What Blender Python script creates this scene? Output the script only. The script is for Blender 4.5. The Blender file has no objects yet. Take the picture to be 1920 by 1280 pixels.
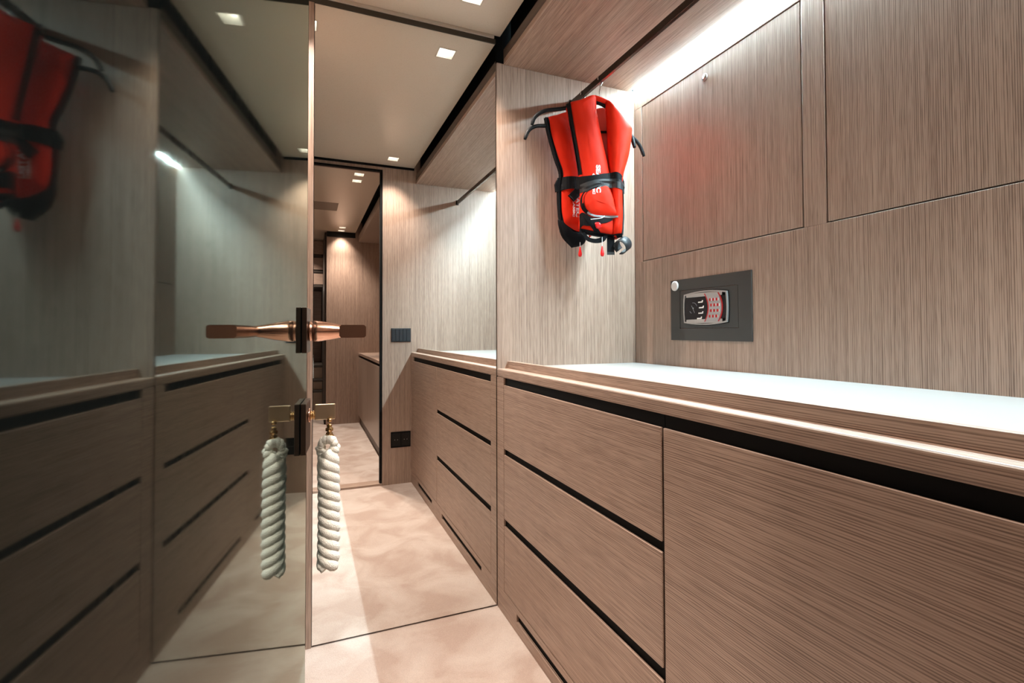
import bpy, bmesh, math, random
from mathutils import Vector, Matrix
from mathutils.bvhtree import BVHTree
random.seed(7)
S = bpy.context.scene
C = S.collection

# ------------------------------------------------------------------ camera
CAMP = Vector((0.0, -1.8163, 1.05))
yaw, pitch, roll = math.radians(22.3344), math.radians(1.2151), math.radians(-0.1819)
F = Vector((math.sin(yaw)*math.cos(pitch), math.cos(yaw)*math.cos(pitch), math.sin(pitch)))
R = Vector((math.cos(yaw), -math.sin(yaw), 0)); U = R.cross(F)
R2 = R*math.cos(roll) + U*math.sin(roll); U2 = -R*math.sin(roll) + U*math.cos(roll)
cd = bpy.data.cameras.new('camera'); cam = bpy.data.objects.new('camera', cd); C.objects.link(cam)
M = Matrix.Identity(4)
for i, v in enumerate((R2, U2, -F)):
    for j in range(3): M[j][i] = v[j]
M.translation = CAMP
cam.matrix_world = M
cd.sensor_width = 36; cd.lens = 936.59/1920*36; cd.shift_y = -37.88/1920; cd.clip_start = .01
S.camera = cam

# ------------------------------------------------------------------ world, exposure
w = bpy.data.worlds.new('world'); S.world = w; w.use_nodes = True
w.node_tree.nodes['Background'].inputs[0].default_value = (.9, .95, 1, 1)
w.node_tree.nodes['Background'].inputs[1].default_value = .02
S.view_settings.view_transform = 'Standard'; S.view_settings.look = 'None'
S.view_settings.gamma = 1; S.view_settings.use_curve_mapping = False
S.view_settings.exposure = 0.2
LED_STRENGTH = 1120.0
SPOT_W = 82.0
WARM = (1.0, .86, .745)
COOL = (.66, .91, 1.0)

# ------------------------------------------------------------------ materials
MATS = {}
def newmat(n):
    m = bpy.data.materials.new(n); m.use_nodes = True; MATS[n] = m
    return m, m.node_tree.nodes, m.node_tree.links, m.node_tree.nodes['Principled BSDF']
def plain(n, col, rough=.5, metal=0., spec=.5, coat=0., emit=None, es=0, bump=0, bscale=400):
    m, N, L, b = newmat(n)
    b.inputs['Base Color'].default_value = (*col, 1); b.inputs['Roughness'].default_value = rough
    b.inputs['Metallic'].default_value = metal; b.inputs['Specular IOR Level'].default_value = spec
    b.inputs['Coat Weight'].default_value = coat
    if emit:
        b.inputs['Emission Color'].default_value = (*emit, 1); b.inputs['Emission Strength'].default_value = es
    tc = N.new('ShaderNodeTexCoord'); nz = N.new('ShaderNodeTexNoise'); nz.inputs['Scale'].default_value = bscale
    L.new(tc.outputs['Object'], nz.inputs['Vector'])
    if bump:
        bp = N.new('ShaderNodeBump'); bp.inputs['Strength'].default_value = bump; bp.inputs['Distance'].default_value = .002
        L.new(nz.outputs['Fac'], bp.inputs['Height']); L.new(bp.outputs['Normal'], b.inputs['Normal'])
    else:
        mr = N.new('ShaderNodeMapRange'); mr.inputs['To Min'].default_value = max(0, rough-.02); mr.inputs['To Max'].default_value = min(1, rough+.02)
        if rough > .04:
            L.new(nz.outputs['Fac'], mr.inputs['Value']); L.new(mr.outputs['Result'], b.inputs['Roughness'])
    return m
def wood(n, axis, light, dark, rough=.46, tone=1.0):
    m, N, L, b = newmat(n)
    tc = N.new('ShaderNodeTexCoord')
    def streak(cross, along, detail, dist=0.0, off=0.0):
        mp = N.new('ShaderNodeMapping'); sc = [cross]*3; sc[axis] = along
        mp.inputs['Scale'].default_value = sc; mp.inputs['Location'].default_value = (off, off*1.7, off*.6)
        nz = N.new('ShaderNodeTexNoise'); nz.inputs['Scale'].default_value = 1; nz.inputs['Detail'].default_value = detail
        nz.inputs['Roughness'].default_value = .6; nz.inputs['Distortion'].default_value = dist
        L.new(tc.outputs['Object'], mp.inputs['Vector']); L.new(mp.outputs['Vector'], nz.inputs['Vector'])
        return nz.outputs['Fac']
    def math_(op, p, q=None):
        x = N.new('ShaderNodeMath'); x.operation = op
        for i, k in enumerate((p, q)):
            if k is None: continue
            if isinstance(k, (int, float)): x.inputs[i].default_value = k
            else: L.new(k, x.inputs[i])
        return x.outputs[0]
    a = streak(300, 2.4, 1.0, 0, 3.1)
    c = streak(850, 16.0, 1.0, 0, 8.7)
    d = streak(55, .9, 1.5, 0, 1.3)
    # fine parallel grain lines, a few millimetres apart, drifting slightly
    sep = N.new('ShaderNodeSeparateXYZ'); L.new(tc.outputs['Object'], sep.inputs[0])
    cs = [sep.outputs[i] for i in range(3) if i != axis]
    ph = math_('ADD', math_('MULTIPLY', math_('ADD', cs[0], cs[1]), 2*math.pi/.0041), math_('MULTIPLY', d, 13.0))
    ln = math_('MULTIPLY', math_('ADD', math_('SINE', ph), 1.0), .5)
    s = math_('ADD', math_('ADD', math_('MULTIPLY', ln, .17), math_('MULTIPLY', a, .36)), math_('ADD', math_('MULTIPLY', c, .36), math_('MULTIPLY', d, .11)))
    cr = N.new('ShaderNodeValToRGB'); el = cr.color_ramp.elements
    el[0].position = .41; el[0].color = (*[x*tone for x in dark], 1)
    el[1].position = .585; el[1].color = (*[x*tone for x in light], 1)
    mid = el.new(.48); mid.color = (*[(x*.62+y*.38)*tone for x, y in zip(light, dark)], 1)
    L.new(s, cr.inputs['Fac']); L.new(cr.outputs['Color'], b.inputs['Base Color'])
    b.inputs['Roughness'].default_value = rough; b.inputs['Specular IOR Level'].default_value = .85
    bp = N.new('ShaderNodeBump'); bp.inputs['Strength'].default_value = .35; bp.inputs['Distance'].default_value = .0006
    L.new(s, bp.inputs['Height']); L.new(bp.outputs['Normal'], b.inputs['Normal'])
    return m
LT, DK = (.44, .312, .240), (.185, .114, .082)
wood('wood_vertical', 2, LT, DK); wood('wood_along', 1, LT, DK); wood('wood_across', 0, LT, DK)
wood('wood_brown', 1, (.10, .06, .04), (.035, .02, .014), .5)
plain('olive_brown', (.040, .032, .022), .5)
plain('gap_black', (.004, .004, .004), .7, spec=.15)
plain('black_paint', (.012, .011, .010), .6, spec=.2)
plain('ceiling_panel', (.60, .515, .415), .28, spec=.5)
plain('pale_trim', (.50, .45, .38), .4)
plain('white_top', (.36, .342, .328), .35, bump=.02, bscale=30)
plain('mirror_glass', (.90, .90, .885), .0, 1.0)
plain('door_edge', (.10, .075, .06), .4)
plain('copper', (.76, .45, .33), .22, 1.0)
plain('copper_dark', (.11, .08, .065), .3, 1.0)
plain('brass', (.83, .56, .27), .2, 1.0)
plain('brass_brushed', (.72, .58, .42), .34, 1.0)
plain('rope_white', (.80, .77, .70), .9, spec=.1, bump=.5, bscale=900)
plain('rail_bronze', (.075, .058, .05), .22, .85)
plain('chrome', (.78, .78, .78), .12, 1.0)
plain('steel', (.45, .44, .43), .28, 1.0)
plain('hanger_black', (.004, .004, .005), .5, spec=.2)
plain('vest_red', (.66, .020, .004), .6, spec=.15, bump=.22, bscale=28)
plain('vest_orange_inside', (.62, .030, .010), .6, bump=.2, bscale=30)
plain('webbing', (.004, .0045, .006), .65, spec=.12, bump=.3, bscale=700)
plain('webbing_grey', (.016, .018, .021), .5, spec=.5, bump=.3, bscale=700)
plain('piping_grey', (.30, .33, .35), .5)
plain('print_white', (.82, .82, .80), .6)
plain('toggle_red', (.72, .012, .014), .25)
plain('safe_grey', (.050, .050, .048), .45, spec=.4, bump=.05, bscale=900)
plain('safe_dark', (.028, .028, .027), .45)
plain('safe_silver', (.50, .50, .50), .35, .6)
plain('safe_pad', (.36, .36, .36), .45)
plain('screen_dark', (.006, .007, .012), .15)
plain('button_red', (.42, .012, .016), .35)
plain('disc_white', (.74, .72, .70), .5)
plain('switch_black', (.016, .021, .027), .38)
plain('reflector', (.74, .72, .68), .2, .6)
plain('lamp_warm', (1, 1, 1), .5, emit=(1, .90, .78), es=60)
plain('led_cool', (1, 1, 1), .5, emit=COOL, es=LED_STRENGTH)
plain('led_added_glow', (1, 1, 1), .5, emit=COOL, es=LED_STRENGTH*.10)  # weaker glow, for the strip added below the slot
plain('vent_paint', (.24, .185, .14), .5)
plain('lacquer', (.34, .265, .215), .3)
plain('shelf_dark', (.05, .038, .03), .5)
plain('linen', (.38, .31, .25), .9)

# door glass: dark back-painted glass with a faint greenish cast and a slightly uneven polish
m, N, L, b = newmat('door_glass')
b.inputs['Base Color'].default_value = (.003, .004, .004, 1); b.inputs['Specular IOR Level'].default_value = 0; b.inputs['Roughness'].default_value = .6
gl = N.new('ShaderNodeBsdfGlossy'); gl.inputs['Color'].default_value = (.87, 1, .94, 1)
fr_ = N.new('ShaderNodeFresnel'); fr_.inputs['IOR'].default_value = 1.5
mxs = N.new('ShaderNodeMixShader'); L.new(fr_.outputs[0], mxs.inputs[0]); L.new(b.outputs[0], mxs.inputs[1]); L.new(gl.outputs[0], mxs.inputs[2])
L.new(mxs.outputs[0], N['Material Output'].inputs['Surface'])
tc = N.new('ShaderNodeTexCoord'); mp = N.new('ShaderNodeMapping'); mp.inputs['Scale'].default_value = (40, 240, 6)
nz = N.new('ShaderNodeTexNoise'); nz.inputs['Scale'].default_value = 1; nz.inputs['Detail'].default_value = 2
L.new(tc.outputs['Object'], mp.inputs['Vector']); L.new(mp.outputs['Vector'], nz.inputs['Vector'])
mr = N.new('ShaderNodeMapRange'); mr.inputs['To Min'].default_value = .015; mr.inputs['To Max'].default_value = .06
L.new(nz.outputs['Fac'], mr.inputs['Value']); L.new(mr.outputs['Result'], gl.inputs['Roughness'])

# carpet
m, N, L, b = newmat('carpet')
tc = N.new('ShaderNodeTexCoord')
n1 = N.new('ShaderNodeTexNoise'); n1.inputs['Scale'].default_value = 5.5; n1.inputs['Detail'].default_value = 3; n1.inputs['Distortion'].default_value = .7
n2 = N.new('ShaderNodeTexNoise'); n2.inputs['Scale'].default_value = 420; n2.inputs['Detail'].default_value = 2
L.new(tc.outputs['Object'], n1.inputs['Vector']); L.new(tc.outputs['Object'], n2.inputs['Vector'])
cr = N.new('ShaderNodeValToRGB'); el = cr.color_ramp.elements
el[0].position = .36; el[0].color = (.475, .365, .310, 1); el[1].position = .66; el[1].color = (.61, .52, .465, 1)
L.new(n1.outputs['Fac'], cr.inputs['Fac'])
mx = N.new('ShaderNodeMix'); mx.data_type = 'RGBA'; mx.blend_type = 'MULTIPLY'; mx.inputs[0].default_value = .35
cr2 = N.new('ShaderNodeValToRGB'); cr2.color_ramp.elements[0].position = .3; cr2.color_ramp.elements[0].color = (.6, .58, .56, 1); cr2.color_ramp.elements[1].position = .65
L.new(n2.outputs['Fac'], cr2.inputs['Fac']); L.new(cr.outputs['Color'], mx.inputs[6]); L.new(cr2.outputs['Color'], mx.inputs[7])
L.new(mx.outputs[2], b.inputs['Base Color']); b.inputs['Roughness'].default_value = 1; b.inputs['Specular IOR Level'].default_value = .05
b.inputs['Sheen Weight'].default_value = .15
bp = N.new('ShaderNodeBump'); bp.inputs['Strength'].default_value = .6; bp.inputs['Distance'].default_value = .003
L.new(n2.outputs['Fac'], bp.inputs['Height']); L.new(bp.outputs['Normal'], b.inputs['Normal'])

# ------------------------------------------------------------------ helpers
def tag(o, label=None, cat=None, group=None, kind=None):
    if label: o['label'] = label
    if cat: o['category'] = cat
    if group: o['group'] = group
    if kind: o['kind'] = kind
    return o
def empty(name, loc, label, cat, group=None, kind=None):
    o = bpy.data.objects.new(name, None); C.objects.link(o); o.location = loc; o.empty_display_size = .05
    return tag(o, label, cat, group, kind)
def wloc(o):
    v = Vector(o.location)
    while o.parent: o = o.parent; v += o.location
    return v
def obj(name, bm, mat, parent=None, smooth=False):
    """bm holds world coordinates; the origin goes to the middle of the bounding box"""
    bmesh.ops.recalc_face_normals(bm, faces=bm.faces)
    vs = [v.co for v in bm.verts]
    c = Vector([(min(v[i] for v in vs)+max(v[i] for v in vs))/2 for i in range(3)])
    for v in bm.verts: v.co -= c
    me = bpy.data.meshes.new(name); bm.to_mesh(me); bm.free()
    me.materials.append(MATS[mat])
    if smooth:
        for p in me.polygons: p.use_smooth = True
    o = bpy.data.objects.new(name, me); C.objects.link(o)
    if parent: o.parent = parent; o.location = c - wloc(parent)
    else: o.location = c
    return o
def addbox(bm, x0, x1, y0, y1, z0, z1, bev=0.0, seg=2, T=None):
    b2 = bmesh.new(); bmesh.ops.create_cube(b2, size=1)
    for v in b2.verts:
        v.co = Vector(((x0+x1)/2+v.co.x*(x1-x0), (y0+y1)/2+v.co.y*(y1-y0), (z0+z1)/2+v.co.z*(z1-z0)))
    if bev: bmesh.ops.bevel(b2, geom=list(b2.edges), offset=bev, segments=seg, affect='EDGES', profile=.5)
    vm = {}
    for v in b2.verts: vm[v] = bm.verts.new(T(v.co) if T else v.co)
    for f in b2.faces: bm.faces.new([vm[v] for v in f.verts])
    b2.free(); return bm
def box(name, x0, x1, y0, y1, z0, z1, mat, parent=None, bev=.0, seg=2, T=None):
    return obj(name, addbox(bmesh.new(), x0, x1, y0, y1, z0, z1, bev, seg, T), mat, parent)
def plate(axis, lv, th, u0, u1, v0, v1, holes, bm=None):
    """slab with rectangular holes; axis = normal axis, spans lv..lv+th; (u,v) the other two axes in order"""
    bm = bm or bmesh.new(); ax = [i for i in range(3) if i != axis]
    us = sorted({u0, u1, *[h[0] for h in holes], *[h[1] for h in holes]}); vs = sorted({v0, v1, *[h[2] for h in holes], *[h[3] for h in holes]})
    us = [x for x in us if u0 <= x <= u1]; vs = [x for x in vs if v0 <= x <= v1]
    def solid(i, j):
        if not (0 <= i < len(us)-1 and 0 <= j < len(vs)-1): return False
        cu, cv = (us[i]+us[i+1])/2, (vs[j]+vs[j+1])/2
        return not any(h[0] < cu < h[1] and h[2] < cv < h[3] for h in holes)
    cache = {}
    def P(i, j, k):
        if (i, j, k) not in cache:
            q = [0, 0, 0]; q[axis] = lv+k*th; q[ax[0]] = us[i]; q[ax[1]] = vs[j]; cache[(i, j, k)] = bm.verts.new(q)
        return cache[(i, j, k)]
    for i in range(len(us)-1):
        for j in range(len(vs)-1):
            if not solid(i, j): continue
            for k in (0, 1): bm.faces.new([P(i, j, k), P(i+1, j, k), P(i+1, j+1, k), P(i, j+1, k)])
            for (di, dj, a, c) in ((-1, 0, (i, j), (i, j+1)), (1, 0, (i+1, j), (i+1, j+1)), (0, -1, (i, j), (i+1, j)), (0, 1, (i, j+1), (i+1, j+1))):
                if not solid(i+di, j+dj): bm.faces.new([P(*a, 0), P(*c, 0), P(*c, 1), P(*a, 1)])
    return bm
def tube(bm, pts, rad, seg=10, cap=True):
    pts = [Vector(p) for p in pts]; n = len(pts); rings = []
    rad = rad if isinstance(rad, (list, tuple)) else [rad]*n
    t0 = (pts[1]-pts[0]).normalized(); up = Vector((0, 0, 1)) if abs(t0.z) < .9 else Vector((1, 0, 0))
    a = t0.cross(up).normalized()
    for i in range(n):
        t = (pts[min(i+1, n-1)]-pts[max(i-1, 0)]).normalized()
        a = (a - t*a.dot(t)).normalized(); c = t.cross(a)
        rings.append([bm.verts.new(pts[i]+(a*math.cos(q)+c*math.sin(q))*rad[i]) for q in [2*math.pi*k/seg for k in range(seg)]])
    for i in range(n-1):
        for k in range(seg): bm.faces.new([rings[i][k], rings[i][(k+1) % seg], rings[i+1][(k+1) % seg], rings[i+1][k]])
    if cap: bm.faces.new(rings[0][::-1]); bm.faces.new(rings[-1])
    return bm
def spline(pts, n=8, closed=False):
    out = []; m = len(pts); pts = [Vector(p) for p in pts]
    rng = range(m) if closed else range(m-1)
    for i in rng:
        g = (lambda k: pts[k % m]) if closed else (lambda k: pts[max(0, min(m-1, k))])
        p0, p1, p2, p3 = g(i-1), g(i), g(i+1), g(i+2)
        for s in range(n):
            t = s/n
            out.append(.5*((2*p1)+(p2-p0)*t+(2*p0-5*p1+4*p2-p3)*t*t+(3*p1-p0-3*p2+p3)*t**3))
    if not closed: out.append(pts[-1])
    return out
def lathe(bm, prof, origin, axis, seg=24):
    axis = Vector(axis).normalized(); up = Vector((0, 0, 1)) if abs(axis.z) < .9 else Vector((1, 0, 0))
    a = axis.cross(up).normalized(); c = axis.cross(a); o = Vector(origin); rings = []
    for r, h in prof:
        rings.append([bm.verts.new(o+axis*h+(a*math.cos(2*math.pi*k/seg)+c*math.sin(2*math.pi*k/seg))*max(r, 1e-5)) for k in range(seg)])
    for i in range(len(rings)-1):
        for k in range(seg): bm.faces.new([rings[i][k], rings[i][(k+1) % seg], rings[i+1][(k+1) % seg], rings[i+1][k]])
    bm.faces.new(rings[0][::-1]); bm.faces.new(rings[-1])
    return bm
def text_mesh(body, size, extr=0.0):
    cu = bpy.data.curves.new('txt', 'FONT'); cu.body = body; cu.size = size; cu.extrude = extr; cu.resolution_u = 3; cu.offset = size*.045
    o = bpy.data.objects.new('txt', cu); C.objects.link(o); bpy.context.view_layer.update()
    me = bpy.data.meshes.new_from_object(o.evaluated_get(bpy.context.evaluated_depsgraph_get()))
    bpy.data.objects.remove(o); bpy.data.curves.remove(cu)
    bm = bmesh.new(); bm.from_mesh(me); bpy.data.meshes.remove(me); return bm

# ------------------------------------------------------------------ main dimensions (metres)
XC, XB, YF, ZC = .682, 1.330, -1.710, 2.210      # cabinet face, back wall, wall behind the camera, ceiling
ZS = 2.104                                        # underside of the soffit
WT = .09                                          # thickness of the wall with the doorway
YR, XL2, XR2 = -4.26, -.95, 1.10                  # the room beyond the doorway
XL = -.14

# ------------------------------------------------------------------ structure
tag(box('floor', XL2-.05, XB+.05, -5.7, .06, -.05, 0, 'carpet'), 'pinkish beige carpet covering the floor', 'floor', kind='structure')

DL = [(.530, -.190), (.530, -1.557), (-.005, -.190)]      # downlights, dressing room
DL2 = [(.350, -1.985), (.350, -2.155), (.360, -3.99), (.360, -4.17), (-.05, -4.62)]  # far room; the last is an added, unseen lamp to brighten the shelving
HS = .035
tag(obj('ceiling', plate(2, ZC, .012, XL, .697, YF+.01, -.004, [(x-HS, x+HS, y-HS, y+HS) for x, y in DL]), 'ceiling_panel'),
    'satin beige ceiling panel above the dressing aisle', 'ceiling', kind='structure')
tag(obj('ceiling', plate(2, ZC, .012, XL2, .520, -5.645, YF-WT-.01, [(x-HS, x+HS, y-HS, y+HS) for x, y in DL2]+[(-.25, .26, -3.21, -2.906)]), 'ceiling_panel'),
    'beige ceiling panel of the room beyond the doorway', 'ceiling', kind='structure')
tag(box('ceiling', XL2-.05, XB+.05, -5.7, .06, 2.34, 2.40, 'gap_black'), 'black void above the ceiling panels', 'ceiling', kind='structure')

# end wall with the mirror (plane y = 0)
we = box('wall_end', XL-.05, XB+.05, .012, .06, 0, 2.34, 'gap_black')
tag(we, 'end wall carrying the mirror and a vertical grain wood panel', 'wall', kind='structure')
box('wood_panel', XC+.002, XB, 0, .012, .88, 2.108, 'wood_vertical', we, .0008, 1)
box('wood_panel', XL, -.0005, 0, .012, 0, 2.19, 'wood_vertical', we)
t = box('trim_1', .001, .0185, -.004, .012, 0, 2.178, 'wood_vertical', None, .001)
tag(t, 'narrow wooden strip beside the mirror next to the open door', 'trim', kind='structure')
t = box('trim_2', XL, .672, -.008, .012, 2.1975, 2.2095, 'pale_trim', None, .001)
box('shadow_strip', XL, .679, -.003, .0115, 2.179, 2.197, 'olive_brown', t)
tag(t, 'pale strip between the mirror top and the ceiling', 'trim', kind='structure')
mir = empty('wall_mirror', (.35, .003, .006), 'full height frameless wall mirror between the open door and the drawers', 'mirror')
box('mirror_pane', .0205, .6795, 0, .004, .006, 2.178, 'mirror_glass', mir)
box('backing_board', .0215, .6785, .0045, .011, .006, 2.178, 'gap_black', mir)

# back wall above the worktop (plane x = XB)
wb = box('wall_back', XB+.016, XB+.06, YF, .012, .85, 2.34, 'gap_black')
tag(wb, 'wood panelled back wall above the worktop with flush hatches', 'wall', kind='structure')
P1, P2, PZ0, PZ1, G = (-.0576, -.804), (-.876, -1.652), 1.3505, 2.0165, .0019
wv = 'wood_vertical'
box('lower_panel', XB, XB+.016, YF, -.0005, .90, PZ0-G, wv, wb, .0011, 2)
box('top_rail', XB, XB+.016, YF, -.0005, PZ1+G, 2.16, wv, wb, .0011, 2)
for y0, y1 in ((P1[0]+G, -.0005), (P2[0]+G, P1[1]-G), (YF, P2[1]-G)):
    box('stile', XB, XB+.016, y0, y1, PZ0-G, PZ1+G, wv, wb, .0011, 2)
for (ya, yb) in (P1, P2):
    h = box('hatch_door', XB+.0005, XB+.015, yb+G, ya-G, PZ0+G, PZ1-G, wv, wb, .0013, 2)
    yk = ya-.368
    k = lathe(bmesh.new(), [(.0125, 0), (.0125, .0035), (.0105, .0045), (.0095, .0025), (.0075, .0025), (.0065, .005), (.0001, .0055)], (XB+.0005, yk, 1.970), (-1, 0, 0), 28)
    obj('push_lock', k, 'steel', h, True)

# wall behind the camera, with the doorway
OX0, OX1, OZ = -.12, .482, 2.178
wf = obj('wall_front', plate(1, YF-WT, WT, XL-.05, XB+.016, 0, 2.34, [(OX0, OX1, .0, OZ)]), 'wood_vertical')
tag(wf, 'wood veneered wall with the doorway, facing the mirror', 'wall', kind='structure')
box('door_seal', OX1-.016, OX1, YF-.035, YF-.004, .012, OZ, 'gap_black', wf)
box('door_seal', OX0, OX1-.017, YF-.035, YF-.004, OZ-.012, OZ, 'gap_black', wf)
tag(box('trim_3', OX0+.001, OX1-.001, YF-WT+.002, YF-.001, 0, .015, 'wood_across', None, .002), 'low wooden threshold in the doorway', 'threshold', kind='structure')
tag(box('wall_left', XL-.05, XL, YF, 0.0, 0, 2.34, 'wood_vertical'), 'wood veneered wall behind the open door', 'wall', kind='structure')
box('shadow_gap', XL, .70, YF, YF+.008, 2.196, 2.335, 'gap_black', wf)

# ------------------------------------------------------------------ door leaf (opened into the room, dark glass face)
DA, DC = math.radians(5.388), .10963
en, ee = Vector((math.cos(DA), -math.sin(DA), 0)), Vector((math.sin(DA), math.cos(DA), 0))
E0 = CAMP.dot(ee)
def dp(v):          # (s out of the face, D along the leaf from the camera's foot, z)
    return en*(DC+v[0]) + ee*(E0+v[1]) + Vector((0, 0, v[2]))
door = empty('door_1', dp((-.02, .38, .012)), 'open door leaf faced with dark greenish glass and copper fittings', 'door', kind='structure')
box('leaf_core', -.040, -.0065, .106, .645, .012, 2.165, 'door_edge', door, .0015, 2, dp)
box('glass_face', -.006, 0, .104, .6465, .010, 2.167, 'door_glass', door, .0, 2, dp)
box('leaf_edge', -.040, -.0005, .6467, .6487, .010, 2.167, 'wood_vertical', door, .0, 2, dp)
hd = box('handle_rose', .0003, .0056, .587, .630, 1.0275, 1.0775, 'copper_dark', door, .0006, 2, dp)
prof = [(.0080, .0057), (.0110, .0062), (.0112, .0090), (.0100, .0094), (.0118, .0100), (.0116, .0160), (.0095, .0300), (.0070, .0420), (.0058, .0500), (.0056, .0600), (.0046, .0630)]
zh = 1.0515
nb = lathe(bmesh.new(), prof, dp((0, .608, zh)), en, 32)
obj('handle_neck', nb, 'copper', hd, True)
ab = bmesh.new(); ns = 14; rings = []
for i in range(ns+1):
    t = i/ns; D = .617-(.617-.4905)*t; s0 = .0445-.0018*t; s1 = .0640+.0026*t
    hz = .0048+.0012*min(1, t*2.2); zc = zh-.0005
    ring = []
    for (sx, sz) in ((0, -1), (1, -1), (1, 1), (0, 1)):
        for (kx, kz) in (((.0018, 0), (0, .0018)) if sx == sz or (sx == 0 and sz == -1) else ((0, .0018), (.0018, 0))):
            s = s0+kx if sx == 0 else s1-kx
            z = zc+sz*(hz-kz)
            ring.append((s, D, z))
    # order the eight corners around the section centre
    cs = (s0+s1)/2; ring.sort(key=lambda q: math.atan2(q[2]-zc, q[0]-cs))
    rings.append([ab.verts.new(dp(q)) for q in ring])
for i in range(ns):
    for k in range(8): ab.faces.new([rings[i][k], rings[i][(k+1) % 8], rings[i+1][(k+1) % 8], rings[i+1][k]])
ab.faces.new(rings[0][::-1]); ab.faces.new(rings[-1])
obj('lever', ab, 'copper', hd)
lk = box('lock_plate', .0003, .0058, .580, .632, .918, .973, 'copper_dark', door, .0006, 2, dp)
obj('keyhole_ring', lathe(bmesh.new(), [(.0078, .0059), (.0078, .0075), (.0062, .0083), (.0060, .0062)], dp((0, .606, .957)), en, 24), 'copper', lk, True)
for hz in (.25, 1.05, 1.95):
    obj('hinge', tube(bmesh.new(), [dp((-.030, .100, hz-.045)), dp((-.030, .100, hz+.045))], .007, 14), 'steel', door, True)

# key with its rope
key = empty('door_key', dp((.027, .612, .79)), 'brass key in the door lock with a white rope hanging from it', 'key')
kb = bmesh.new(); tube(kb, [dp((.003, .606, .957)), dp((.013, .606, .957))], .0032, 14)
for s in (.0090, .0112): tube(kb, [dp((s-.0007, .606, .957)), dp((s+.0007, .606, .957))], .0050, 18)
obj('key_shank', kb, 'brass', key, True)
box('key_bow', .0125, .0345, .6035, .6085, .9515, .9690, 'brass_brushed', key, .001, 2, dp)
rg = bmesh.new(); zs = .9495; so = .0285; Dr = .6000
lathe(rg, [(.002, -.004), (.0036, -.003), (.0036, .000), (.0022, .0010), (.0042, .0022), (.0042, .0050), (.0024, .0062), (.0032, .0075), (.0020, .0100)], dp((so, Dr, zs-.012)), (0, 0, 1), 20)
pts = [dp((so+.0042*math.cos(a), Dr, zs-.0180+.0050*math.sin(a))) for a in [2*math.pi*i/20 for i in range(21)]]
tube(rg, pts, .0014, 10, False)
lathe(rg, [(.0022, 0), (.0030, .002), (.0022, .004)], dp((so, Dr, zs)), (0, 0, 1), 16)
obj('shackle', rg, 'brass', key, True)
rb = bmesh.new(); zt, zb_ = .9165, .788; turns = 4.0
def rope_axis(z):
    q = (zt-z)/(zt-zb_); return dp((so+.0016*math.sin(q*2.6)-.0015, Dr+.001*math.sin(q*4), z))
for k in range(3):
    n = 150; P = []; rr = []
    for i in range(n+1):
        q = i/n; z = zt+(zb_-zt)*q; a = 2*math.pi*(turns*q+k/3.0); ra = .0060*min(1, .55+q*6)
        P.append(rope_axis(z)+en*ra*math.cos(a)+ee*ra*math.sin(a)); rr.append(.0064*(1 if q < .985 else .8))
    tube(rb, P, rr, 9)
# eye of the rope round the shackle: two legs meeting in an arch, each a small twisted pair
for k in range(2):
    P = []; n = 60
    for i in range(n+1):
        q = i/n; a = math.pi*q
        base = dp((so-.0015+.0078*math.cos(a), Dr, zs-.0285+.0095*math.sin(a)-(.010 if False else 0)))
        ph = 2*math.pi*(3.0*q+k/2)
        P.append(base+ee*.0028*math.cos(ph)+Vector((0, 0, 1))*.0026*math.sin(ph))
    tube(rb, P, .0034, 8)
for sx in (-1, 1):
    for k in range(2):
        P = []
        for i in range(16):
            q = i/15; ph = 2*math.pi*(1.0*q+k/2)
            P.append(dp((so-.0015+sx*.0078*(1-.35*q)+.0024*math.cos(ph), Dr+.0026*math.sin(ph), zs-.028-.010*q)))
        tube(rb, P, .0036, 8)
obj('rope', rb, 'rope_white', key, True)

# ------------------------------------------------------------------ cabinets under the worktop
def cabinet(nm, label, cat, y0, y1, fronts, slot, stile, grp):
    t = empty(nm, ((XC+XB)/2, (y0+y1)/2, 0), label, cat, grp)
    ya, yb = min(y0, y1), max(y0, y1)
    b = bmesh.new()
    addbox(b, XC+.0095, XB-.002, ya+.001, yb-.001, .006, .877)
    obj('carcass', b, 'gap_black', t)
    obj('plinth', plate(0, XC, .008, ya+.0005, yb-.0005, .0005, .0875, [(slot[0], slot[1], .039, .066)]), 'wood_along', t)
    box('stile', XC, XC+.0085, stile[0], stile[1], .0880, .8775, 'wood_along', t, .0008, 1)
    for nm2, a, c, z0, z1 in fronts:
        box(nm2, XC+.0004, XC+.0075, a, c, z0, z1, 'wood_along', t, .0020, 3)
    return t
g = .0018
DR = [('drawer_front', -.967, -.0705-g, .0880+g, .329), ('drawer_front', -.967, -.0705-g, .355, .592), ('drawer_front', -.967, -.0705-g, .614, .8504)]
cabinet('drawer_cabinet', 'wooden cabinet with three wide drawers beside the mirror', 'cabinet', -.0008, -.971, DR, (-.857, -.190), (-.0705, -.0008), 'cabinets under the worktop')
cabinet('cupboard', 'wooden cupboard with one plain door next to the drawers', 'cupboard', -.971, YF+.0008, [('cupboard_door', -1.640+g, -.975, .0880+g, .8504)], (-1.49, -1.09), (YF+.0008, -1.640), 'cabinets under the worktop')
wt = empty('worktop', ((XC+XB)/2, YF/2, .878), 'long worktop with white inlay and raised wooden lip', 'worktop')
ed = addbox(bmesh.new(), XC, .736, YF+.0006, -.0006, .878, .9085, .0045, 3); obj('front_edge', ed, 'wood_along', wt)
box('raised_lip', .728, .744, YF+.0006, -.0006, .9087, .936, 'wood_along', wt, .0012, 2)
box('white_inlay', .7445, XB-.0006, YF+.0006, -.0006, .886, .9145, 'white_top', wt, .0008, 1)

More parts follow.
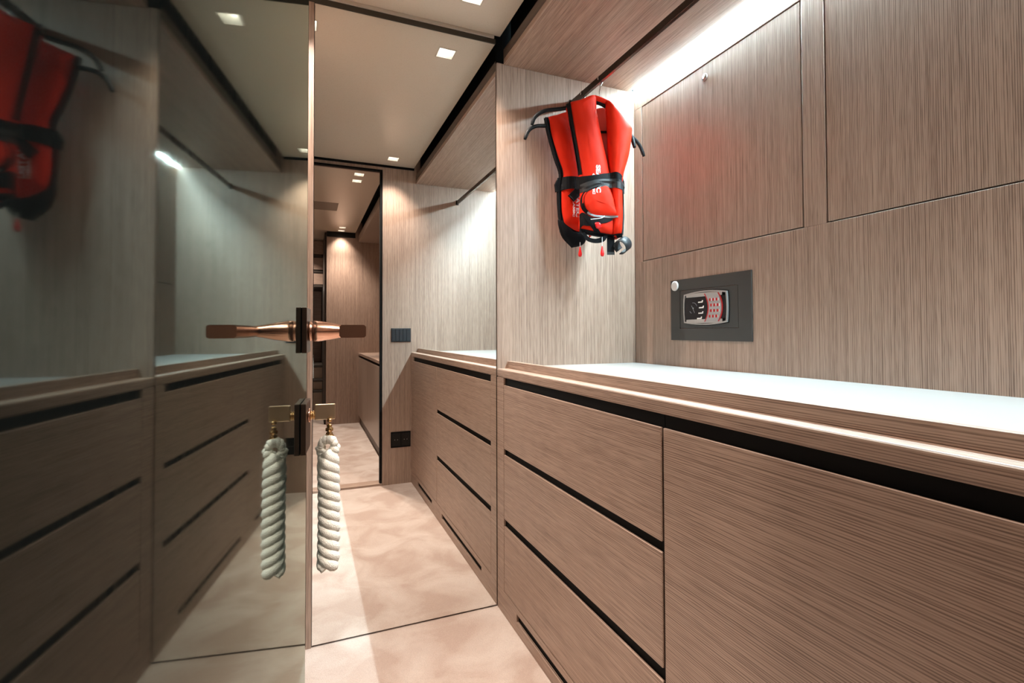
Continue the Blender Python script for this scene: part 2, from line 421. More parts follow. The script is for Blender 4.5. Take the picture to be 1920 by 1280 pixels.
# ------------------------------------------------------------------ soffit over the worktop with the light slot
sf = empty('soffit', (1.0, YF/2, ZS), 'overhead wood soffit above the worktop with a light slot at the back', 'soffit')
box('soffit_panel', .713, 1.309, YF+.0006, -.0006, ZS, ZS+.021, 'wood_along', sf, .0012, 2)
box('fascia', .745, .760, YF+.0006, -.0006, ZS+.0215, 2.335, 'gap_black', sf)
box('nosing', .713, .7165, YF+.0006, -.0006, ZS+.0213, ZS+.060, 'wood_brown', sf)
box('slot_cap', 1.300, XB-.0004, YF+.0006, -.0006, ZS+.030, ZS+.042, 'gap_black', sf)
led = empty('strip_light', (1.322, YF/2, ZS+.01), 'cool white strip light glowing in the slot above the back wall', 'light')
b = bmesh.new(); sec = [(1.3205, ZS+.0205), (1.3205, ZS+.0250), (1.3290, ZS+.0250), (1.3290, ZS+.0165)]
A = [b.verts.new((x, YF+.002, z)) for x, z in sec]; B = [b.verts.new((x, -.002, z)) for x, z in sec]
for i in range(4): b.faces.new([A[i], A[(i+1) % 4], B[(i+1) % 4], B[i]])
b.faces.new(A); b.faces.new(B[::-1]); obj('diffuser', b, 'led_cool', led)
box('added_glow_strip', 1.3291, 1.3297, YF+.002, -.002, ZS-.0075, ZS+.0120, 'led_added_glow', led)  # thin glowing strip added so the rail throws its shadow on the end wall
box('channel', 1.3105, 1.3294, YF+.001, -.001, ZS+.0254, ZS+.0290, 'chrome', led)

# hanging rail
rl = empty('hanging_rail', (1.016, YF/2, 1.986), 'dark bronze clothes rail running under the soffit', 'rail')
box('bar', 1.010, 1.023, YF+.004, -.004, 1.985, 2.010, 'rail_bronze', rl, .0012, 2)
for ye, d in ((-.0005, -1), (YF+.0005, 1)):
    box('end_bracket', 1.006, 1.027, min(ye, ye+d*.0035), max(ye, ye+d*.0035), 1.980, 2.015, 'rail_bronze', rl, .0008, 1)

# ------------------------------------------------------------------ ceiling downlights
def downlight(x, y, label, grp, watts):
    t = empty('ceiling_downlight', (x, y, ZC), label, 'light', grp)
    b = plate(2, ZC-.0012, .0011, x-HS-.003, x+HS+.003, y-HS-.003, y+HS+.003, [(x-HS+.002, x+HS-.002, y-HS+.002, y+HS-.002)])
    obj('trim_frame', b, 'pale_trim', t)
    b = bmesh.new(); r = HS-.001; zt = ZC+.040; q = .024
    lo = [b.verts.new((x+sx*r, y+sy*r, ZC-.0005)) for sx, sy in ((-1, -1), (1, -1), (1, 1), (-1, 1))]
    hi = [b.verts.new((x+sx*q, y+sy*q, zt)) for sx, sy in ((-1, -1), (1, -1), (1, 1), (-1, 1))]
    for i in range(4): b.faces.new([lo[i], lo[(i+1) % 4], hi[(i+1) % 4], hi[i]])
    b.faces.new(hi)
    obj('reflector_box', b, 'reflector', t)
    b = lathe(bmesh.new(), [(.013, 0), (.013, .004)], (x, y, zt-.006), (0, 0, 1), 24)
    obj('lamp_disc', b, 'lamp_warm', t)
    ld = bpy.data.lights.new('downlight_beam', 'SPOT'); ld.energy = watts; ld.color = WARM; ld.spot_size = math.radians(92); ld.spot_blend = 1.0; ld.shadow_soft_size = .014
    lo_ = bpy.data.objects.new('downlight_beam', ld); C.objects.link(lo_); lo_.parent = t; lo_.location = (0, 0, .018)
    return t
LBL = ['square ceiling downlight close to the mirror, above the drawers', 'square ceiling downlight by the doorway wall, seen in the mirror', 'square ceiling downlight at the left edge of the mirror']
for (x, y), lb, k in zip(DL, LBL, (1.0, .65, 1.0)): downlight(x, y, lb, 'square ceiling downlights', SPOT_W*k)
LBL2 = ['first downlight of the near pair in the far room ceiling', 'second downlight of the near pair in the far room ceiling', 'nearer downlight of the pair by the far room end wall', 'downlight closest to the far room end wall', 'added unseen downlight brightening the dark shelving recess']
for (x, y), lb, k in zip(DL2, LBL2, (1.4, 1.4, .9, .4, .9)): downlight(x, y, lb, 'square ceiling downlights', SPOT_W*k)

# ------------------------------------------------------------------ switch and socket on the doorway wall
sw = empty('light_switch', (.61, YF, 1.03), 'black five rocker light switch on the wood wall by the doorway', 'switch')
box('switch_plate', .541, .677, YF+.0004, YF+.007, .982, 1.078, 'switch_black', sw, .001, 1)
for i in range(5):
    x0 = .546+i*.0254; box('rocker', x0, x0+.0236, YF+.0071, YF+.0105, .987, 1.073, 'switch_black', sw, .001, 1)
so_ = empty('power_socket', (.61, YF, .306), 'black double power socket low on the wood wall by the doorway', 'socket')
box('socket_plate', .540, .676, YF+.0004, YF+.007, .252, .360, 'gap_black', so_, .001, 1)
for x0 in (.546, .611):
    s_ = box('socket_module', x0, x0+.060, YF+.0071, YF+.009, .262, .350, 'black_paint', so_, .001, 1)
    for dx in (-.0095, .0095):
        obj('contact_hole', lathe(bmesh.new(), [(.0024, 0), (.0024, .0006)], (x0+.03+dx, YF+.0091, .306), (0, 1, 0), 12), 'steel', s_)

# ------------------------------------------------------------------ wall safe
sa = empty('wall_safe', (XB, -.43, 1.016), 'grey built in wall safe with keypad and red buttons', 'safe')
X0 = XB-.0004
def sb(nm, d0, d1, ya, yb, z0, z1, mt, par=None, bev=.0006): return box(nm, XB-d1, XB-d0, ya, yb, z0, z1, mt, par or sa, bev, 1)
obj('face_plate', plate(0, XB-.005, .0046, -.622, -.237, 1.016, 1.248, [(-.5690, -.2880, 1.0605, 1.2060)]), 'safe_grey', sa)
sd = sb('safe_door', .0008, .0046, -.5675, -.2895, 1.062, 1.2045, 'safe_grey')
b = lathe(bmesh.new(), [(.019, 0), (.019, .003), (.016, .005), (.0001, .0055)], (XB-.005, -.2625, 1.226), (-1, 0, 0), 28); obj('key_cover', b, 'disc_white', sa)
def barrel(y0, y1, z0, z1, by, bz, inset, dep, n=10):
    """a rectangle with bowed sides, in the wall plane, as a prism"""
    pts = []
    y0 += inset; y1 -= inset; z0 += inset; z1 -= inset
    for i in range(n): q = i/n; pts.append((y0+(y1-y0)*q, z0-bz*(4*q*(1-q))))
    for i in range(n): q = i/n; pts.append((y1+by*(4*q*(1-q)), z0+(z1-z0)*q))
    for i in range(n): q = i/n; pts.append((y1+(y0-y1)*q, z1+bz*(4*q*(1-q))))
    for i in range(n): q = i/n; pts.append((y0-by*(4*q*(1-q)), z1+(z0-z1)*q))
    return pts
def prism(bm, pts, d0, d1):
    lo = [bm.verts.new((XB-d0, y, z)) for y, z in pts]; hi = [bm.verts.new((XB-d1, y, z)) for y, z in pts]
    n = len(pts)
    for i in range(n): bm.faces.new([lo[i], lo[(i+1) % n], hi[(i+1) % n], hi[i]])
    bm.faces.new(hi); bm.faces.new(lo[::-1]); return bm
def ring(bm, po, pi, d0, d1):
    n = len(po)
    V = [[bm.verts.new((XB-d, y, z)) for y, z in pp] for d, pp in ((d0, po), (d1, po), (d1, pi), (d0, pi))]
    for a in range(4):
        for i in range(n): bm.faces.new([V[a][i], V[a][(i+1) % n], V[(a+1) % 4][(i+1) % n], V[(a+1) % 4][i]])
    return bm
# y decreases towards the camera: left in the picture is the larger y
KP = (-.5265, -.3195, 1.0815, 1.1875, .0035, .0085)
obj('keypad_rim', prism(bmesh.new(), barrel(*KP, -.0022, 0), .0046, .0068), 'gap_black', sd)
bz_ = obj('bezel', ring(bmesh.new(), barrel(*KP, 0, 0), barrel(*KP, .0045, 0), .0068, .0130), 'safe_silver', sd)
obj('screen_panel', prism(bmesh.new(), barrel(-.5265, -.3195, 1.0915, 1.1775, .0035, .004, .0048, 0), .0069, .0100), 'screen_dark', sd)
for z0, z1 in ((1.1745, 1.1905), (1.0785, 1.0945)):
    sb('trim_band', .0101, .0115, -.505, -.330, z0+.001, z1-.001, 'safe_silver', sd)
def arc_band(ya, yb, bow, d0, d1, mt, nm, z0=1.0845, z1=1.1850):
    n = 16; A = [(ya+bow*(2*i/n-1)**2, z0+(z1-z0)*i/n) for i in range(n+1)]; B = [(yb+bow*(2*i/n-1)**2, z0+(z1-z0)*i/n) for i in range(n+1)]
    return obj(nm, prism(bmesh.new(), A+B[::-1], d0, d1), mt, sd)
arc_band(-.4450, -.4390, .018, .0101, .0118, 'button_red', 'red_stripe')
pad = arc_band(-.5030, -.4452, .018, .0101, .0126, 'safe_pad', 'keypad')
arc_band(-.5090, -.5032, .018, .0101, .0118, 'button_red', 'red_stripe')
for r in range(4):
    for c in range(3):
        zz = 1.1615-r*.0195; yy = -.4735+.018*(2*(zz-1.0845)/.1005-1)**2+.0155*(1-c)
        bt = box('button', XB-.0150, XB-.0127, yy-.0045, yy+.0045, zz-.0048, zz+.0048, 'button_red', pad, .0006, 1)
        box('button_edge', XB-.0144, XB-.0127, yy-.0072, yy-.0047, zz-.0048, zz+.0048, 'print_white', bt)
# dial mark and the four small lines of print on the dark screen
b = bmesh.new(); cy, cz, rr_ = -.365, 1.135, .021
for a0, a1 in ((20, 100), (210, 245)):
    n = 12; A = []; B = []
    for i in range(n+1):
        a = math.radians(a0+(a1-a0)*i/n); A.append((cy-rr_*math.cos(a), cz+rr_*math.sin(a))); B.append((cy-(rr_-.0016)*math.cos(a), cz+(rr_-.0016)*math.sin(a)))
    prism(b, A+B[::-1], .0101, .0103)
prism(b, [(cy+.009, cz+.010), (cy+.0075, cz+.0105), (cy-.008, cz-.017), (cy-.0065, cz-.0175)], .0101, .0103)
prism(b, [(cy+.0025*math.cos(math.radians(a)), cz+.003*math.sin(math.radians(a))) for a in range(0, 360, 30)], .0101, .0104)
obj('dial_mark', b, 'piping_grey', sd)
for i, (z, dy) in enumerate(((1.157, 0), (1.137, -.004), (1.117, -.001), (1.098, .006))):
    b = prism(bmesh.new(), [(-.3905+dy, z-.0035), (-.4130+dy, z-.0035), (-.4155+dy, z+.0050), (-.4110+dy, z+.0055), (-.4085+dy, z+.0010), (-.3905+dy, z+.0005)], .0101, .0103)
    obj('print_line', b, 'print_white', sd)

# ------------------------------------------------------------------ hangers and life vests
FO, FN, FW = Vector((1.016, -.205, 0)), Vector((-.4, -.9165, 0)), Vector((.9165, -.4, 0))
RO, RN, RW = Vector((1.016, -.095, 0)), Vector((0, -1, 0)), Vector((1, 0, 0))
def fl(O, n, w_): return lambda a, z, d=0.0: O+w_*a+n*d+Vector((0, 0, z))
FL, RL = fl(FO, FN, FW), fl(RO, RN, RW)
def hanger(label, loc, arms, hook):
    t = empty('coat_hanger', loc, label, 'hanger', 'hangers on the rail')
    P = spline(arms, 8); n = len(P)
    b = tube(bmesh.new(), P, [.0072*(.75+.25*min(1, min(i, n-1-i)/3)) for i in range(n)], 12); obj('hanger_arms', b, 'hanger_black', t, True)
    hook = [(2.033-x, y, z) for x, y, z in hook[:-2]]+list(hook[-2:])
    b = tube(bmesh.new(), spline(hook, 8), .0023, 8); obj('hook', b, 'chrome', t, True)
    return t
yh = -.222
hanger('black hanger carrying the front life vest', (1.016, -.205, 1.74),
       [(.787, -.105, 1.836), (.800, -.110, 1.868), (.835, -.125, 1.890), (.900, -.150, 1.899), (.98, -.185, 1.916), (1.020, -.205, 1.917), (1.06, -.222, 1.890), (1.10, -.245, 1.840), (1.125, -.262, 1.790), (1.135, -.27, 1.74)],
       [(1.0245, yh, 1.996), (1.0250, yh, 2.006), (1.0165, yh, 2.0125), (1.0075, yh, 2.008), (1.0070, yh, 1.992), (1.013, yh, 1.976), (1.0185, yh+.008, 1.955), (1.019, -.208, 1.918)])
hanger('black hanger carrying the rear life vest next to the wall', (1.016, -.095, 1.78),
       [(.762, -.095, 1.781), (.778, -.095, 1.816), (.809, -.095, 1.838), (.860, -.095, 1.849), (.95, -.095, 1.885), (1.02, -.095, 1.902), (1.12, -.095, 1.900), (1.20, -.095, 1.882), (1.25, -.095, 1.862), (1.288, -.095, 1.832), (1.311, -.095, 1.787)],
       [(1.0245, -.095, 1.996), (1.0250, -.095, 2.006), (1.0165, -.095, 2.0125), (1.0075, -.095, 2.008), (1.0070, -.095, 1.992), (1.013, -.095, 1.972), (1.019, -.095, 1.950), (1.019, -.095, 1.905)])
def closest(p, seg):
    best = None
    for i in range(len(seg)-1):
        a, c = Vector(seg[i]), Vector(seg[i+1]); d = c-a; t = max(0, min(1, (p-a).dot(d)/max(d.dot(d), 1e-9))); q = a+d*t
        if best is None or (p-q).length < (p-best).length: best = q
    return best
def pillow(fr, outline, spine, tf, tb, n=5, rings=7, d0=0.0, wob=.0012):
    O = spline(outline, n, True); bm = bmesh.new(); O = [Vector(p) for p in O]; Q = [closest(p, spine) for p in O]; m_ = len(O)
    def ringv(t, sgn):
        h = math.sqrt(max(0, 1-(1-t)**2.2)); V = []
        for i, (p, q) in enumerate(zip(O, Q)):
            r = p.lerp(q, t*.96); wv_ = wob*math.sin(r.y*95+r.x*40+sgn)*math.sin(r.x*120-r.y*30)
            V.append(bm.verts.new(fr(r.x, r.y, d0+sgn*(tf if sgn > 0 else tb)*h+(wv_ if t > .2 else 0))))
        return V
    for sgn in (1, -1):
        prev = ringv(0, sgn)
        for k in range(1, rings+1):
            cur = ringv((k/rings)**1.35, sgn)
            for i in range(m_): bm.faces.new([prev[i], prev[(i+1) % m_], cur[(i+1) % m_], cur[i]])
            prev = cur
        # close along the spine: pair both sides
        try: bm.faces.new(prev)
        except Exception: pass
    bmesh.ops.remove_doubles(bm, verts=bm.verts, dist=.0004)
    return bm
def bvh_of(*objs):
    V = []; Fs = []
    for o in objs:
        off = len(V); wl = wloc(o); V += [v.co+wl for v in o.data.vertices]; Fs += [tuple(i+off for i in p.vertices) for p in o.data.polygons]
    return BVHTree.FromPolygons(V, Fs)
def surf(bvh, fr, nrm, a, z, base=.0):
    hit = bvh.ray_cast(fr(a, z, .3), -nrm)
    if hit[0] is None: return base
    return .3-hit[3]
def strip(bvh, fr, nrm, top, bot, off=.004, th=.003, n=6, rows=4, base=0.0):
    T, B = spline([(*p, 0) for p in top], n), spline([(*p, 0) for p in bot], n); m_ = min(len(T), len(B)); bm = bmesh.new(); G = []
    D = [[surf(bvh, fr, nrm, *(T[i].lerp(B[i], j/rows).xy), base)+off for j in range(rows+1)] for i in range(m_)]
    for _ in range(2): D = [[(D[max(i-1, 0)][j]+2*D[i][j]+D[min(i+1, m_-1)][j])/4 for j in range(rows+1)] for i in range(m_)]
    for k in (0, 1):
        G.append([[bm.verts.new(fr(*(T[i].lerp(B[i], j/rows).xy), D[i][j]-k*th)) for j in range(rows+1)] for i in range(m_)])
    for i in range(m_-1):
        for j in range(rows):
            for k in (0, 1): bm.faces.new([G[k][i][j], G[k][i+1][j], G[k][i+1][j+1], G[k][i][j+1]])
        for j in (0, rows): bm.faces.new([G[0][i][j], G[0][i+1][j], G[1][i+1][j], G[1][i][j]])
    for i in (0, m_-1):
        for j in range(rows): bm.faces.new([G[0][i][j], G[0][i][j+1], G[1][i][j+1], G[1][i][j]])
    return bm
def band(bvh, fr, nrm, path, width, off=.003, th=.003, n=6, base=0.0):
    P = spline([(*p, 0) for p in path], n); A = []; B = []
    for i, p in enumerate(P):
        t = (P[min(i+1, len(P)-1)]-P[max(i-1, 0)]).normalized(); s = Vector((-t.y, t.x, 0))*width/2; A.append((p+s).xy); B.append((p-s).xy)
    return strip(bvh, fr, nrm, [tuple(a) for a in A], [tuple(c) for c in B], off, th, 1, 2, base)
def draped_text(body, size, sx, fr, nrm, bvh, a0, z0, par, name='print'):
    bm = text_mesh(body, size)
    bmesh.ops.subdivide_edges(bm, edges=[e for e in bm.edges if e.calc_length() > size*.4], cuts=1)
    for v in bm.verts:
        x, y = v.co.x*sx, v.co.y; a, z = a0+y, z0-x
        v.co = fr(a, z, surf(bvh, fr, nrm, a, z)+.0008)
    return obj(name, bm, 'print_white', par)

# --- front vest
fv = empty('life_vest', FL(0, 1.33), 'front red inflatable life vest with pocket flap, hanging nearest the camera', 'life vest', 'red life vests on the rail')
LLO = [(-.119, 1.905), (-.066, 1.926), (-.010, 1.943), (-.004, 1.885), (.012, 1.797), (.028, 1.722), (.046, 1.639), (.053, 1.590), (.066, 1.500), (.068, 1.412), (-.007, 1.411), (-.070, 1.428), (-.071, 1.494), (-.070, 1.592), (-.074, 1.632), (-.087, 1.723), (-.104, 1.821)]
ll = obj('left_lobe', pillow(FL, LLO, [(-.062, 1.895), (-.045, 1.79), (-.025, 1.68), (-.012, 1.58), (-.004, 1.455)], .036, .012), 'vest_red', fv, True)
RLO = [(.030, 1.922), (.070, 1.888), (.124, 1.826), (.129, 1.798), (.116, 1.716), (.098, 1.653), (.091, 1.613), (.090, 1.533), (.090, 1.476), (.082, 1.410), (.049, 1.404), (.046, 1.511), (.043, 1.591), (.040, 1.659), (.035, 1.728), (.033, 1.825)]
rl_ = obj('right_lobe', pillow(FL, RLO, [(.062, 1.866), (.080, 1.795), (.073, 1.70), (.066, 1.60), (.067, 1.45)], .040, .012), 'vest_red', fv, True)
obj('collar', pillow(FL, [(-.013, 1.945), (.015, 1.937), (.045, 1.921), (.050, 1.908), (.030, 1.909), (-.012, 1.926)], [(-.004, 1.936), (.038, 1.915)], .010, .016), 'vest_red', fv, True)
obj('back_panel', pillow(FL, [(-.02, 1.90), (.05, 1.905), (.10, 1.85), (.085, 1.60), (.08, 1.43), (-.06, 1.44), (-.065, 1.62), (-.09, 1.85)], [(.01, 1.85), (.01, 1.48)], .004, .018, d0=-.026), 'vest_orange_inside', fv, True)
bv = bvh_of(ll, rl_)
obj('left_binding', strip(bv, FL, FN, [(-.120, 1.908), (-.105, 1.821), (-.088, 1.723), (-.075, 1.640)], [(-.106, 1.910), (-.093, 1.821), (-.077, 1.723), (-.064, 1.638)], .004, .014, base=.012), 'webbing', fv)
b = bmesh.new()
Q = [[b.verts.new(FL(a, z, d)) for a, z in ((-.012, 1.8155), (.040, 1.8155), (.040, 1.8085), (-.012, 1.8085))] for d in (-.024, -.014)]
for i in range(4): b.faces.new([Q[0][i], Q[0][(i+1) % 4], Q[1][(i+1) % 4], Q[1][i]])
b.faces.new(Q[0]); b.faces.new(Q[1])
obj('neck_binding', b, 'webbing', fv)
bt_ = obj('waist_belt', strip(bv, FL, FN, [(-.082, 1.634), (-.045, 1.628), (-.005, 1.632), (.040, 1.641), (.072, 1.636), (.097, 1.616)], [(-.084, 1.588), (-.045, 1.588), (-.005, 1.597), (.040, 1.607), (.072, 1.603), (.099, 1.590)], .004, .004), 'webbing', fv)
b2v = bvh_of(ll, rl_, bt_)
obj('waist_belt', strip(b2v, FL, FN, [(-.070, 1.600), (-.040, 1.606), (-.005, 1.613), (.045, 1.616), (.080, 1.608), (.097, 1.600)], [(-.070, 1.570), (-.040, 1.574), (-.005, 1.586), (.045, 1.584), (.080, 1.576), (.098, 1.568)], .0035, .003), 'webbing_grey', fv)
FLO = [(.000, 1.592), (-.040, 1.578), (-.060, 1.558), (-.064, 1.534), (-.060, 1.510), (-.041, 1.487), (-.007, 1.478), (.064, 1.476), (.058, 1.512), (.048, 1.556), (.030, 1.590)]
fp = obj('pocket_flap', pillow(FL, FLO, [(-.025, 1.540), (.030, 1.520)], .014, .002, d0=.030), 'vest_red', fv, True)
b3v = bvh_of(ll, rl_, bt_, fp)
obj('flap_binding', band(b3v, FL, FN, [(-.006, 1.590), (-.042, 1.577), (-.061, 1.556), (-.064, 1.532), (-.059, 1.508), (-.043, 1.489)], .010, .003, .004), 'webbing', fv)
obj('flap_piping', band(b3v, FL, FN, [(-.046, 1.492), (-.030, 1.482), (-.007, 1.477), (.030, 1.475), (.066, 1.474)], .0065, .003, .004), 'piping_grey', fv)
b = strip(bv, FL, FN, [(-.072, 1.492), (-.060, 1.494), (-.030, 1.474), (.030, 1.470), (.050, 1.470)], [(-.072, 1.425), (-.062, 1.445), (-.036, 1.442), (.020, 1.452), (.045, 1.462)], .003, .003)
obj('lower_pocket', b, 'webbing', fv)
obj('lower_strap', band(bv, FL, FN, [(-.052, 1.480), (-.028, 1.445), (-.004, 1.414)], .016, .005, .003), 'webbing', fv)
obj('inflator', pillow(FL, [(-.020, 1.452), (-.004, 1.455), (.006, 1.444), (.002, 1.432), (-.014, 1.432)], [(-.010, 1.443), (-.004, 1.443)], .010, .004, d0=.034), 'toggle_red', fv, True)
b = tube(bmesh.new(), spline([FL(-.036, 1.462, .052), FL(-.015, 1.463, .056), FL(.004, 1.466, .057), FL(.014, 1.474, .055)], 6), .0013, 6); obj('pull_cord', b, 'print_white', fv)
obj('bottom_binding', band(bv, FL, FN, [(-.072, 1.430), (-.030, 1.418), (.010, 1.410), (.050, 1.405), (.086, 1.410)], .012, .004, .014, base=.012), 'webbing', fv)
obj('side_binding', band(bv, FL, FN, [(.088, 1.600), (.090, 1.533), (.091, 1.476), (.087, 1.412)], .006, .003, .014, base=.012), 'webbing_grey', fv)
draped_text('SEATEC', .0215, 1.42, FL, FN, bvh_of(ll, rl_, fp), -.012, 1.668, fv)
draped_text('CLASSIC', .0120, 1.75, FL, FN, bvh_of(ll, rl_, fp), -.0265, 1.636, fv)
# webbing under the vest
b = bmesh.new(); n = 40; c0 = FL(.088, 1.372, .012); ax = (FW*-.62+FN*.62+Vector((0, 0, -.50))).normalized(); u_ = ax.cross(Vector((0, 0, 1))).normalized(); v_ = ax.cross(u_)
V = []
for i in range(n+1):
    a = 2*math.pi*i/n*.93+1.1; rad = .026
    V.append([b.verts.new(c0+(u_*math.cos(a)+v_*math.sin(a)*1.05)*(rad-q)+ax*h) for q, h in ((0, -.022), (0, .022), (.002, .022), (.002, -.022))])
for i in range(n):
    for k in range(4): b.faces.new([V[i][k], V[i][(k+1) % 4], V[i+1][(k+1) % 4], V[i+1][k]])
b.faces.new(V[0]); b.faces.new(V[-1][::-1])
obj('webbing_loop', b, 'webbing_grey', fv, True)
def slab(fr, pts, d0, d1):
    bm = bmesh.new(); lo = [bm.verts.new(fr(a, z, d0)) for a, z in pts]; hi = [bm.verts.new(fr(a, z, d1)) for a, z in pts]; n = len(pts)
    for i in range(n): bm.faces.new([lo[i], lo[(i+1) % n], hi[(i+1) % n], hi[i]])
    bm.faces.new(hi); bm.faces.new(lo[::-1]); return bm
sp = obj('hanging_strap', slab(FL, [(.030, 1.412), (.058, 1.412), (.057, 1.338), (.030, 1.338)], .006, .010), 'webbing', fv)
obj('strap_end', slab(FL, [(.0295, 1.3475), (.0575, 1.3475), (.0575, 1.337), (.0295, 1.337)], .0105, .012), 'webbing_grey', sp)
obj('crotch_strap', slab(FL, [tuple(p.xy) for p in spline([(-.062, 1.418, 0), (-.048, 1.392, 0), (-.015, 1.381, 0), (.018, 1.387, 0), (.034, 1.412, 0)], 6)]+[tuple(p.xy) for p in spline([(.030, 1.420, 0), (.010, 1.404, 0), (-.015, 1.397, 0), (-.040, 1.404, 0), (-.055, 1.424, 0)], 6)], .012, .018), 'webbing', fv)
def toggle(fr, a, z, zt, d, par):
    t_ = obj('toggle', lathe(bmesh.new(), [(.0012, .030), (.0022, .027), (.0044, .016), (.0068, .006), (.0074, .000), (.0064, -.005), (.0040, -.0085), (.0001, -.0098)], fr(a, z, d), (0, 0, 1), 20), 'toggle_red', par, True)
    obj('toggle_cord', tube(bmesh.new(), [fr(a, z+.028, d), fr(a, zt, d)], .0011, 6), 'print_white', t_)
toggle(FL, .010, 1.339, 1.402, .022, fv)

# --- rear vest
rv = empty('life_vest', RL(-.05, 1.33), 'rear red life vest, half hidden behind the other, close to the wood wall', 'life vest', 'red life vests on the rail')
RVO = [(-.165, 1.872), (-.120, 1.895), (-.060, 1.922), (-.015, 1.936), (.005, 1.80), (.012, 1.653), (.012, 1.442), (-.052, 1.440), (-.099, 1.461), (-.106, 1.510), (-.110, 1.596), (-.101, 1.661), (-.124, 1.723), (-.152, 1.820)]
rlob = obj('left_lobe', pillow(RL, RVO, [(-.09, 1.865), (-.065, 1.75), (-.048, 1.65), (-.047, 1.50)], .030, .014), 'vest_red', rv, True)
RVR = [(-a-.010, z) for a, z in RVO]
RVR = [(max(a, .022), z) for a, z in RVR]
rlob2 = obj('right_lobe', pillow(RL, RVR[::-1], [(.08, 1.865), (.060, 1.75), (.062, 1.65), (.062, 1.50)], .026, .014), 'vest_red', rv, True)
bvr = bvh_of(rlob, rlob2)
obj('left_binding', strip(bvr, RL, RN, [(-.172, 1.874), (-.160, 1.815), (-.131, 1.723), (-.109, 1.663), (-.118, 1.596), (-.114, 1.510), (-.106, 1.458)], [(-.160, 1.876), (-.148, 1.818), (-.120, 1.726), (-.098, 1.664), (-.106, 1.596), (-.103, 1.510), (-.094, 1.462)], .003, .016, base=.010), 'webbing', rv)
obj('waist_belt', strip(bvr, RL, RN, [(-.116, 1.648), (-.07, 1.652), (.00, 1.652)], [(-.120, 1.592), (-.07, 1.604), (.00, 1.604)], .005, .005), 'webbing', rv)
obj('belt_buckle', strip(bvr, RL, RN, [(-.128, 1.622), (-.118, 1.640), (-.108, 1.650)], [(-.124, 1.592), (-.112, 1.596), (-.100, 1.600)], .008, .012), 'webbing', rv)
ds = obj('belt_end', band(bvr, RL, RN, [(-.020, 1.622), (-.045, 1.594), (-.075, 1.563)], .032, .008, .004), 'webbing', rv)
obj('strap_end', band(bvh_of(ds), RL, RN, [(-.0715, 1.5665), (-.0735, 1.5645)], .026, .001, .001), 'webbing_grey', ds)
draped_text('SEATEC', .0215, 1.42, RL, RN, bvh_of(rlob), -.050, 1.600, rv)
draped_text('CLASSIC', .0120, 1.75, RL, RN, bvh_of(rlob), -.0640, 1.574, rv)
obj('bottom_pouch', pillow(RL, [(-.112, 1.490), (-.100, 1.425), (-.060, 1.384), (-.048, 1.381), (.000, 1.398), (.010, 1.446), (-.05, 1.452)], [(-.075, 1.44), (-.025, 1.42)], .022, .014), 'webbing', rv, True)
toggle(RL, -.028, 1.352, 1.400, .020, rv)

# ------------------------------------------------------------------ the room beyond the doorway (seen in the mirror)
tag(box('wall_right', XR2, XR2+.05, -5.7, YF-WT, 0, 2.34, 'wood_vertical'), 'right hand wall of the room beyond the doorway', 'wall', kind='structure')
tag(box('wall_left', XL2-.05, XL2, -5.7, YF-WT, 0, 2.34, 'wood_vertical'), 'left hand wall of the room beyond the doorway', 'wall', kind='structure')
tag(box('wall_front', XL2, XL-.05, YF-WT, YF, 0, 2.34, 'wood_vertical'), 'wall piece left of the doorway, on the far room side', 'wall', kind='structure')
fw = box('wall_far', .206, XR2, YR-.04, YR, 0, 2.335, 'wood_vertical'); tag(fw, 'tall wood panel wall at the end of the far room', 'wall', kind='structure')
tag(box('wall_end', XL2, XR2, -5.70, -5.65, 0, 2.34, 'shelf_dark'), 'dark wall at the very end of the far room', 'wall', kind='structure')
box('shadow_gap', .206, .52, YR+.0004, YR+.006, 2.150, 2.335, 'black_paint', fw)
lc = empty('low_cabinet', (.83, -3.34, 0), 'low beige lacquered cabinet along the wall of the far room', 'cabinet')
box('plinth', .578, XR2-.001, -4.258, -2.435, .001, .085, 'wood_brown', lc)
box('cabinet_body', .585, XR2-.001, -4.258, -2.432, .0855, .785, 'gap_black', lc)
for a, c in ((-4.258, -3.345), (-3.341, -2.430)): box('cabinet_door', .560, .584, a, c, .088, .762, 'lacquer', lc, .0015, 2)
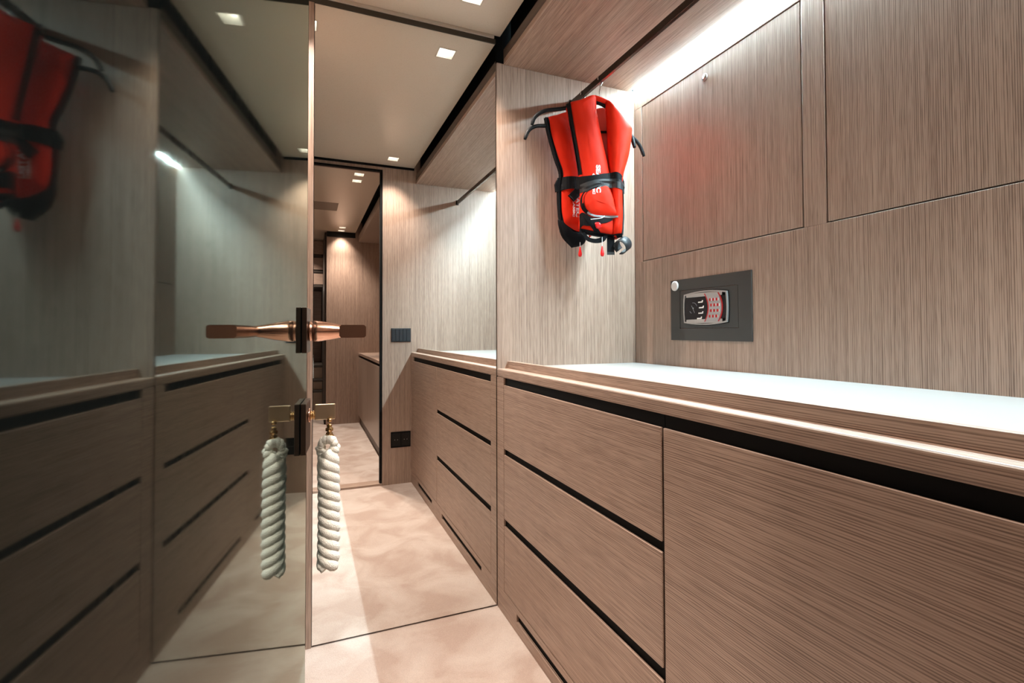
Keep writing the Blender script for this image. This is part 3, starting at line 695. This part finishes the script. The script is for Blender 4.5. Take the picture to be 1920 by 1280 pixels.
box('cabinet_top', .558, XR2-.001, -4.258, -2.428, .7855, .812, 'wood_along', lc, .0015, 2)
oc = empty('overhead_cabinet', (.83, -3.34, 2.10), 'overhead beige lacquered locker in the far room', 'cabinet')
box('locker_body', .556, XR2-.001, -4.258, -2.10, 2.104, 2.185, 'lacquer', oc, .002, 2)
box('locker_fascia', .600, XR2-.001, -4.258, -2.10, 2.186, 2.334, 'gap_black', oc)
vg = empty('ceiling_vent', (.005, -3.058, ZC), 'brown rectangular air vent in the far room ceiling', 'vent')
obj('vent_frame', plate(2, ZC-.0015, .012, -.249, .259, -3.209, -2.907, [(-.235, .245, -3.195, -2.921)]), 'vent_paint', vg)
for i in range(9):
    y = -3.194+i*.0303; box('slat', -.2345, .2445, y, y+.0297, ZC-.001, ZC+.002, 'vent_paint', vg)
# shelving in the dark recess at the left
sh = empty('shelf_unit', (-.2, -5.2, 0), 'dark open shelving recess at the end of the far room', 'shelf')
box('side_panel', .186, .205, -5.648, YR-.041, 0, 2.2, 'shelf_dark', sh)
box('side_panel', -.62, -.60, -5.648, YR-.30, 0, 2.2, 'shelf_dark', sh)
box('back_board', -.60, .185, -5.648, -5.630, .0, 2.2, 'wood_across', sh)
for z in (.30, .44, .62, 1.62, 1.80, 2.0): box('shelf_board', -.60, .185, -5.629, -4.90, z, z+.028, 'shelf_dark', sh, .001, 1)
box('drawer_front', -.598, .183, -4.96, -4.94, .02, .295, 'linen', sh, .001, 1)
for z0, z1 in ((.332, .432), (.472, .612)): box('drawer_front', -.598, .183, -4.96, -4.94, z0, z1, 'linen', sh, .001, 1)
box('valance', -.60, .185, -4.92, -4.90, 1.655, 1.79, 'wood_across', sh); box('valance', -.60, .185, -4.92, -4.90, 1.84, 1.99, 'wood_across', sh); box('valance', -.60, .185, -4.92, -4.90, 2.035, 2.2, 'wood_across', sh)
obj('shelf_lamp', lathe(bmesh.new(), [(.012, 0), (.012, .006)], (.05, -5.05, 1.612), (0, 0, 1), 16), 'lamp_warm', sh)
